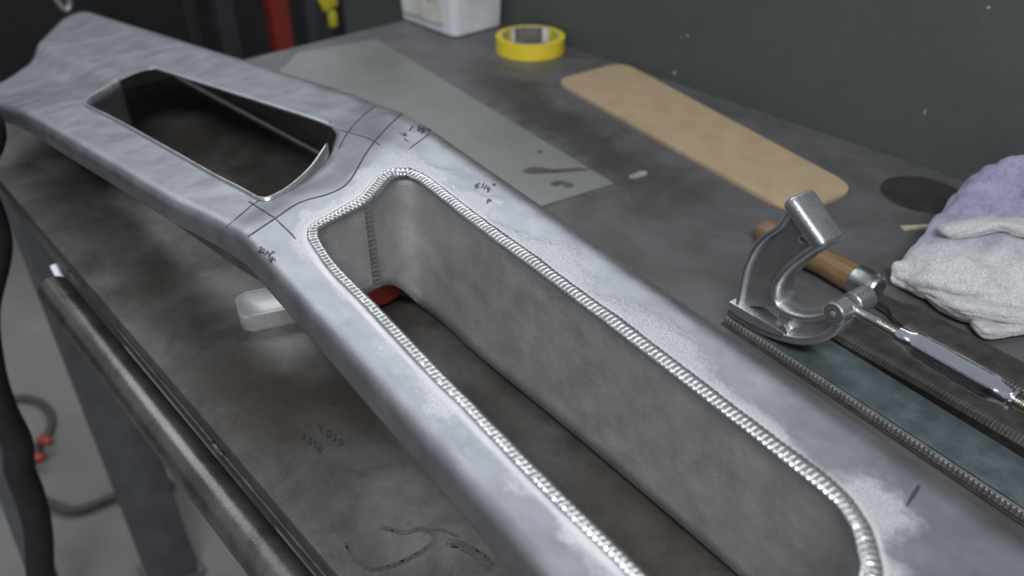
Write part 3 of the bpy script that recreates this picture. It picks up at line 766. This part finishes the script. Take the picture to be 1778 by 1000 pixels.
# grip pad, tilted along the tool
bm = bmesh.new(); c = hy(52.5, 129.5, 12.5); rot = Matrix.Rotation(math.radians(33), 3, 'Y'); add_box(bm, c, (.047, .028, .014), rot, bev=.0048, seg=4); from_bm('grip_pad', bm, 'cast', holder, True, angle=60)
# rivet ring on the web
bm = bmesh.new(); add_lathe(bm, [(0, .0036), (.0006, .0036), (.0008, .0028), (.0002, .0026)], hy(50, 113, 7.2), (0, -1, 0), 20); from_bm('cast_mark', bm, 'bar', holder, True)
# lug barrels
bm = bmesh.new(); add_lathe(bm, [(0, .0085), (.001, .0098), (.012, .0098), (.013, .0088)], hy(97, 73, -3), (0, 1, 0), 30); from_bm('lug', bm, 'cast', holder, True)
bm = bmesh.new(); add_lathe(bm, [(0, .0088), (.001, .0098), (.019, .0098), (.020, .0085)], hy(97, 73, 19), (0, 1, 0), 30); from_bm('lug', bm, 'cast', holder, True)
bm = bmesh.new(); add_lathe(bm, [(0, .0022), (.0006, .0026), (.0012, .0016)], hy(97, 73, -2.6), (0, -1, 0), 16); from_bm('pin', bm, 'bar', holder, True)
# rod, thread, turnbuckle, collar, thread
ZR, YR = 75, 15
bm = bmesh.new(); add_lathe(bm, [(0, .0070), (.010, .0066), (.014, .0046), (.034, .0046)], hy(93, ZR - 2, YR), (1, 0, .02), 24); from_bm('rod', bm, 'zinc', holder, True)
def thread(x0, x1, r):
    prof = []; n = int((x1 - x0) / 1.6)
    for k in range(n): prof += [((k * 1.6) / 1000, r * .86), ((k * 1.6 + .5) / 1000, r), ((k * 1.6 + 1.0) / 1000, r)]
    bm = bmesh.new(); add_lathe(bm, prof, hy(x0, ZR - 1.3, YR), (1, 0, 0), 24); return from_bm('thread', bm, 'thread', holder, True, angle=60)
thread(124, 150, .0050); thread(224, 300, .0050)
def hexr(d, r, th):
    k = smooth(min(d - .004, .082 - d) / .010); h = r / max(.5, math.cos(((th + math.pi / 6) % (math.pi / 3)) - math.pi / 6)) * .95
    return r * (1 - k) + min(h, r * 1.09) * k
prof = [(0, .0050), (.0, .0072), (.004, .0075)] + [(.004 + .078 * k / 30, .0075 + .0022 * smooth(min(k, 30 - k) / 5)) for k in range(31)] + [(.086, .0066), (.0865, .005)]
bm = bmesh.new(); add_lathe(bm, prof, hy(142, ZR - 1.3, YR), (1, 0, 0), 48, twist=math.radians(12), scale_fn=hexr); from_bm('turnbuckle', bm, 'chrome', holder, True, angle=22)
bm = bmesh.new(); add_lathe(bm, [(0, .0055), (.0005, .0078), (.002, .0085), (.004, .0078), (.0045, .005)], hy(226, ZR - 1.3, YR), (1, 0, 0), 30); from_bm('collar', bm, 'chrome', holder, True)
# spring steel bar and toothed file under it
bm = bmesh.new(); add_box(bm, hy(180, 10.2, 24), (.372, .044, .0022), bev=.0006); from_bm('spring_bar', bm, 'blade', holder)
bm = bmesh.new(); add_box(bm, hy(180, 4.5, 23), (.372, .044, .009), bev=.0008); from_bm('file_blade', bm, 'bladeside', holder)
NTEETH = 96
vs = []; fs = []
for k in range(NTEETH):
    x0 = -4 + k * 3.85; b = len(vs)
    for (a, z, y) in ((0, 1.4, .6), (2.6, 1.4, .6), (3.4, 8.4, .6), (.8, 8.4, .6), (.9, 2.2, -.5), (2.3, 2.6, -.5), (2.9, 7.0, -.5), (1.5, 7.2, -.5)): vs.append(hy(x0 + a, z, y))
    fs += [(b + 4, b + 5, b + 6, b + 7), (b, b + 1, b + 5, b + 4), (b + 1, b + 2, b + 6, b + 5), (b + 2, b + 3, b + 7, b + 6), (b + 3, b, b + 4, b + 7)]
o = mesh('teeth', vs, fs, 'bladeside', holder, False); o['kind'] = 'stuff'
bm = bmesh.new(); add_box(bm, hy(180, .8, -.6), (.372, .004, .0016), bev=.0003); from_bm('edge_rail', bm, 'filesteel', holder)

# ================================================================== TWO FILES
def file_top(name, parent, L, W, z, pitch, amp, bow, mat='filesteel', taper=0.0, nx=None, edge=.0035):
    nx = nx or int(L / pitch * 4); ny = 14; vs, fs = [], []
    for i in range(nx + 1):
        x = L * i / nx
        for j in range(ny + 1):
            k = j / ny - .5; y = k * W; ph = (x + bow * (1 - 4 * k * k)) / pitch; fr = ph % 1
            zz = z - edge * (abs(2 * k) ** 6) + amp * fr
            vs.append((x, y, zz))
    n = ny + 1
    for i in range(nx):
        for j in range(ny): a = i * n + j; fs.append((a, a + n, a + n + 1, a + 1))
    # sides and bottom
    b = len(vs)
    for i in range(nx + 1): vs += [(L * i / nx, -W / 2, 0), (L * i / nx, W / 2, 0)]
    for i in range(nx):
        fs.append((i * n, b + 2 * i, b + 2 * i + 2, (i + 1) * n)); fs.append((i * n + ny, (i + 1) * n + ny, b + 2 * i + 3, b + 2 * i + 1)); fs.append((b + 2 * i, b + 2 * i + 1, b + 2 * i + 3, b + 2 * i + 2))
    fs.append(tuple([j for j in range(n)] + [b + 1, b])); fs.append(tuple([nx * n + j for j in range(n)][::-1] + [b + 2 * nx, b + 2 * nx + 1]))
    return mesh(name, vs, fs, mat, parent, False)
fa_, fb_ = at_z(1575, 557, .008), at_z(1778, 660, .008)
FA = Vector((-.205, .668, 0)); ang = -.115
fo = empty('hand_file', FA, ang); tag(fo, 'flat curved-tooth hand file with brown wooden handle beside the white rag', 'hand file')
file_top('blade', fo, .23, .040, .010, .0030, .0004, .010)
bm = bmesh.new(); add_prism(bm, [(0, -.0198), (0, .0198), (-.012, .016), (-.022, .0075), (-.055, .006), (-.055, -.006), (-.022, -.0075), (-.012, -.016)], .004, .0105, bev=.001); from_bm('tang', bm, 'filesteel', fo)
bm = bmesh.new(); add_lathe(bm, [(0, .009), (.0005, .012), (.003, .0135), (.006, .012), (.008, .0142), (.024, .0150), (.026, .0138)], (-.040, 0, .0155), (-1, 0, 0), 32); from_bm('ferrule', bm, 'zinc', fo, True)
bm = bmesh.new(); add_lathe(bm, [(0, .0138), (.01, .0142), (.03, .0125), (.06, .0142), (.085, .0155), (.105, .0135), (.115, .008), (.117, .003)], (-.0655, 0, .0155), (-1, 0, 0), 32); from_bm('handle', bm, 'wood', fo, True)
FB_ = Vector((-.243, .6075, 0)); ang2 = -.085
fo2 = empty('curved_tooth_file', FB_, ang2); tag(fo2, 'dark bare curved-tooth file lying under the chrome turnbuckle', 'file')
file_top('blade', fo2, .28, .042, .015, .0030, .0003, .012, edge=.006)
bm = bmesh.new(); add_prism(bm, [(0, -.020), (0, .020), (-.010, .015), (-.020, .006), (-.040, .004), (-.040, -.004), (-.020, -.006), (-.010, -.015)], .003, .011, bev=.001); from_bm('tang', bm, 'filesteel', fo2)

# ================================================================== RAG
def patch(name, rows, mat, parent, nu=64, nv=64, wr=.0038, thick=.0035, seed=0, v0=0.0, v1=1.0):
    g = [[Vector(p) for p in r] for r in rows]
    def cm(pts, t):
        n = len(pts) - 1; x = min(max(t, 0), 1) * n; i = min(int(x), n - 1); f = x - i
        a = pts[i - 1] if i > 0 else pts[0] * 2 - pts[1]; b, c = pts[i], pts[i + 1]; d = pts[i + 2] if i + 2 <= n else pts[n] * 2 - pts[n - 1]
        return .5 * (2 * b + (c - a) * f + (2 * a - 5 * b + 4 * c - d) * f * f + (3 * b - a - 3 * c + d) * f ** 3)
    P = [[None] * (nu + 1) for _ in range(nv + 1)]
    for i in range(nv + 1):
        for j in range(nu + 1): P[i][j] = cm([cm(r, j / nu) for r in g], i / nv)
    vs, fs, uv = [], [], []
    for i in range(nv + 1):
        for j in range(nu + 1):
            p = P[i][j]; du = P[i][min(j + 1, nu)] - P[i][max(j - 1, 0)]; dv = P[min(i + 1, nv)][j] - P[max(i - 1, 0)][j]
            n = du.cross(dv); n = n.normalized() if n.length > 1e-12 else Vector((0, 0, 1))
            q_ = p * 38 + Vector((seed, 0, 0)); e = noise.noise(q_) + .6 * noise.noise(q_ * 2.3) + .3 * noise.noise(q_ * 5)
            r = noise.noise(Vector((j / nu * 5 + seed, i / nv * 14, 3.1)))
            p = p + n * (wr * (e + 1.5 * r)); p.z = max(p.z, .0024 + .002)
            p.y = min(p.y, .982)
            vs.append(p); uv.append((j / nu, v0 + (v1 - v0) * i / nv, 0))
    n = nu + 1
    for i in range(nv):
        for j in range(nu): a = i * n + j; fs.append((a, a + 1, a + n + 1, a + n))
    o = mesh(name, vs, fs, mat, parent)
    at = o.data.attributes.new('cloth', 'FLOAT_VECTOR', 'POINT'); at.data.foreach_set('vector', np.array(uv, np.float32).ravel())
    s = o.modifiers.new('thickness', 'SOLIDIFY'); s.thickness = thick; s.offset = 0
    s = o.modifiers.new('soft', 'SUBSURF'); s.levels = s.render_levels = 1
    return o
rag = empty('shop_rag', (-.17, .80, 0)); tag(rag, 'crumpled white terry rag stained violet, heaped against the back wall', 'rag')
def rw(o): o.parent = rag; o.matrix_parent_inverse = Matrix.Translation((.17, -.80, 0)); return o
rows = [[at_z(u, v, .005) for u, v in ((1549, 492), (1600, 517), (1655, 533), (1720, 548), (1800, 556), (1880, 560))],
        [at_z(u, v, z) for u, v, z in ((1546, 472, .012), (1603, 494, .022), (1665, 506, .027), (1725, 515, .026), (1800, 518, .022), (1885, 520, .016))],
        [at_z(u, v, z) for u, v, z in ((1566, 450, .020), (1625, 458, .036), (1690, 462, .042), (1740, 465, .040), (1805, 462, .034), (1890, 455, .020))],
        [at_z(u, v, z) for u, v, z in ((1598, 420, .028), (1645, 408, .044), (1700, 415, .044), (1750, 418, .046), (1810, 412, .040), (1895, 400, .022))],
        [at_z(u, v, z) for u, v, z in ((1625, 378, .036), (1672, 362, .050), (1718, 365, .048), (1765, 362, .052), (1825, 350, .046), (1900, 340, .024))],
        [at_z(u, v, z) for u, v, z in ((1662, 332, .042), (1702, 316, .062), (1742, 310, .066), (1782, 308, .066), (1835, 300, .050), (1905, 300, .022))],
        [at_z(u, v, z) for u, v, z in ((1690, 312, .042), (1720, 295, .062), (1752, 281, .072), (1782, 276, .072), (1838, 280, .052), (1908, 290, .022))],
        [at_z(u, v, .006) for u, v in ((1688, 352), (1716, 350), (1748, 350), (1780, 352), (1838, 355), (1908, 352))]]
for j in range(6):      # back edge drops behind the crest
    p = rows[6][j]; rows[7][j] = Vector((p.x - .006, min(p.y + .018, .98), .006))
rw(patch('cloth', rows, 'rag', None, seed=1.7))
# tongue folded forward in front
rows2 = [[at_z(u, v, .006) for u, v in ((1606, 516), (1650, 548), (1700, 562), (1760, 568), (1830, 572))],
         [at_z(u, v, z) for u, v, z in ((1604, 508, .012), (1655, 536, .018), (1705, 548, .020), (1765, 556, .017), (1835, 560, .012))],
         [at_z(u, v, z) for u, v, z in ((1612, 505, .016), (1660, 520, .024), (1712, 532, .026), (1768, 540, .022), (1838, 545, .014))],
         [at_z(u, v, z) for u, v, z in ((1630, 498, .012), (1672, 505, .016), (1720, 512, .016), (1772, 520, .014), (1840, 525, .010))]]
rw(patch('fold', rows2, 'rag', None, nu=48, nv=24, wr=.0014, seed=5.1, v0=0, v1=.25))
rows3 = [[at_z(u, v, .005) for u, v in ((1680, 552), (1702, 584), (1735, 586), (1790, 578))],
         [at_z(u, v, z) for u, v, z in ((1678, 545, .010), (1706, 570, .013), (1738, 574, .013), (1792, 568, .010))],
         [at_z(u, v, z) for u, v, z in ((1686, 540, .010), (1712, 558, .012), (1742, 562, .012), (1795, 556, .010))]]
rw(patch('fold', rows3, 'rag', None, nu=36, nv=18, wr=.001, seed=8.3, v0=0, v1=.2))
# rolled hem across the middle
def hem(pts, r):
    path = catmull([at_z(u, v, z) for u, v, z in pts], 10); bm = bmesh.new()
    add_tube(bm, [p + Vector((noise.noise(p * 90), noise.noise(p * 90 + Vector((5, 0, 0))), noise.noise(p * 90 + Vector((0, 7, 0))))) * .0016 for p in path], lambda k: r * (.75 + .45 * math.sin(math.pi * min(1, k * 1.6 + .12)) * .8), 14)
    o = from_bm('hem', bm, 'rag', None, True, angle=80)
    at = o.data.attributes.new('cloth', 'FLOAT_VECTOR', 'POINT'); at.data.foreach_set('vector', np.tile(np.array([.5, .1, 0], np.float32), len(o.data.vertices))); rw(o)
rows4 = [[at_z(u, v, z) for u, v, z in ((1634, 404, .043), (1652, 413, .046), (1690, 411, .047), (1735, 403, .049), (1775, 410, .049), (1840, 412, .042))],
         [at_z(u, v, z) for u, v, z in ((1628, 398, .047), (1648, 405, .052), (1690, 400, .054), (1735, 394, .056), (1780, 402, .055), (1842, 404, .046))],
         [at_z(u, v, z) for u, v, z in ((1632, 392, .049), (1655, 393, .055), (1695, 387, .058), (1738, 385, .059), (1784, 393, .058), (1845, 396, .049))],
         [at_z(u, v, z) for u, v, z in ((1642, 388, .047), (1665, 386, .051), (1702, 380, .053), (1742, 378, .054), (1788, 384, .053), (1848, 388, .046))]]
rw(patch('fold', rows4, 'rag', None, nu=56, nv=20, wr=.0012, thick=.003, seed=3.3, v0=0, v1=.1))
hem([(1690, 313, .043), (1718, 297, .062), (1752, 283, .071), (1780, 279, .072), (1830, 282, .055)], .0034)
# wood splinter
sa, sb = at_z(1568, 394, .003), at_z(1640, 388, .003)
stk = empty('wood_splinter', sa); tag(stk, 'small pale wood splinter poking out beside the rag', 'splinter')
dr = (sb - sa); bm = bmesh.new(); q0 = dr.normalized(); s0 = Vector((-q0.y, q0.x, 0))
pts = [(0, .0042), (.010, .0030), (.03, .0022), (dr.length, .0018)]
add_prism(bm, [tuple((q0 * a + s0 * b).xy) for a, b in pts] + [tuple((q0 * a - s0 * b).xy) for a, b in pts[::-1]], -.003, -.0005, bev=.0004); from_bm('splinter_body', bm, 'stick', stk)

# ================================================================== BEHIND AND BELOW THE BENCH
XB = -2.55
def post(name, u0, u1, v, mat, label, cat, depth=.05, x=XB, group=None, top=.35):
    a, b = at_x(u0, v, x), at_x(u1, v, x); o = empty(name, (x, (a.y + b.y) / 2, FLOOR_Z)); wdt = abs(b.y - a.y)
    bm = bmesh.new(); add_box(bm, (0, 0, (top - FLOOR_Z) / 2 + .006), (depth, wdt, top - FLOOR_Z - .012), bev=min(.008, wdt * .2)); from_bm('column', bm, mat, o, True)
    bm = bmesh.new(); add_box(bm, (0, 0, .006), (depth + .06, wdt + .02, .012), bev=.003); from_bm('base_plate', bm, mat, o)
    tag(o, label, cat, group); return o
post('steel_post', 466, 499, 30, 'red', 'tall red painted post in the dark beyond the bench end', 'post')
post('steel_post', 372, 405, 30, 'dark2', 'tall charcoal post left of the red post in the background', 'post')
post('steel_post', 527, 548, 30, 'dark3', 'tall slate grey post right of the red post in the background', 'post')
post('steel_post', 318, 340, 30, 'dark2', 'slim charcoal post farthest left in the dark background', 'post', x=-2.75)
# yellow-handled thing hanging near the partition end
yt = at_x(570, 8, -2.15); yo = empty('yellow_clamp', (yt.x, yt.y, yt.z)); tag(yo, 'yellow clamp hanging in the dark background right of the red post', 'clamp')
bm = bmesh.new(); add_box(bm, (0, 0, .01), (.02, .05, .05), Matrix.Rotation(.35, 3, 'X'), bev=.008, seg=3); from_bm('jaw', bm, 'yellowpaint', yo, True)
bm = bmesh.new(); add_box(bm, (0, .008, -.042), (.02, .026, .05), bev=.010, seg=3); from_bm('handle', bm, 'yellowpaint', yo, True)
bm = bmesh.new(); add_box(bm, (-.03, .0, -.15), (.012, .03, .9), bev=.003); from_bm('bar', bm, 'dark2', yo)
bm = bmesh.new(); add_box(bm, (-.03, 0, .31), (.05, .06, .02), bev=.003); from_bm('hanger', bm, 'dark2', yo)
# shiny hook at the far left
hk = at_x(112, 8, -2.2); ho = empty('steel_hook', hk); tag(ho, 'small shiny steel hook hanging in the dark at the far left', 'hook')
bm = bmesh.new(); add_tube(bm, catmull([(0, -.02, .05), (0, -.012, .01), (0, .0, -.012), (0, .012, 0), (0, .008, .02)], 6), .006, 10); from_bm('hook_wire', bm, 'bar', ho, True)
bm = bmesh.new(); add_tube(bm, [(0, -.02, .05), (-.01, -.022, .2), (-.02, -.022, .42)], .003, 8); from_bm('cord', bm, 'dark2', ho, True)
bm = bmesh.new(); add_box(bm, (-.42, -.022, .42), (.84, .02, .02)); from_bm('arm', bm, 'dark2', ho)

# black hose hanging at the left
def px_path(pts, x): return [at_x(u, v, x) for u, v in pts]
XH = -1.02
hose = [Vector((XH, -.16, 2.0)), Vector((XH, -.14, 1.2)), Vector((XH, -.10, .5))] + px_path([(-75, 150), (-48, 300), (-16, 390), (-10, 440), (-30, 540), (-20, 640), (2, 712), (30, 770), (34, 815), (52, 862), (66, 920), (70, 1000), (76, 1100)], XH)
hose = [p for p in hose if p.z > FLOOR_Z + .03] + [Vector((XH + .06, hose[-1].y + .02, FLOOR_Z + .022)), Vector((XH + .3, hose[-1].y + .03, FLOOR_Z + .0195))]
bm = bmesh.new(); add_tube(bm, catmull(hose, 10), .0185, 16); o = from_bm('rubber_hose', bm, 'black', None, True)
tag(o, 'thick black rubber hose hanging down at the left in front of bench leg', 'hose')
bm = bmesh.new(); a = at_x(-20, 735, -1.2); b = at_x(86, 1030, -1.2); b = a + (b - a) * ((a.z - FLOOR_Z) / (a.z - b.z)); a = a + (a - b) * .4
add_tube(bm, [a, (a + b) / 2, b + Vector((0, 0, .0))], .021, 16); o = from_bm('stand_leg', bm, 'legpaint', None, True); tag(o, 'sloping dark grey tube leg of a stand at lower left', 'stand leg')
def floor_cable(name, px, r, label, mat='cable'):
    bm = bmesh.new(); add_tube(bm, catmull([at_z(u, v, FLOOR_Z + r) for u, v in px], 8), r, 10); o = from_bm(name, bm, mat, None, True); tag(o, label, 'cable'); return o
floor_cable('floor_cable', [(-60, 700), (0, 696), (40, 691), (70, 699), (88, 720), (86, 748), (68, 772), (58, 800), (20, 830)], .009, 'thin grey cable looping on the floor with red connectors')
floor_cable('floor_cable', [(60, 862), (100, 880), (130, 886), (165, 876), (200, 862), (300, 840)], .010, 'grey cable lying on the floor behind the bench leg')
for u, v, lb in ((74, 757, 'red cable connector higher on the looped floor cable'), (60, 786, 'red cable connector lower on the looped floor cable')):
    p = at_z(u, v, FLOOR_Z + .042); ob = empty('cable_connector', (p.x, p.y, FLOOR_Z + .0185)); tag(ob, lb, 'connector', 'red connectors on the floor cable')
    bm = bmesh.new(); add_box(bm, (0, 0, .009), (.034, .016, .016), Matrix.Rotation(.5, 3, 'Z'), bev=.004); from_bm('connector_body', bm, 'redplastic', ob, True)
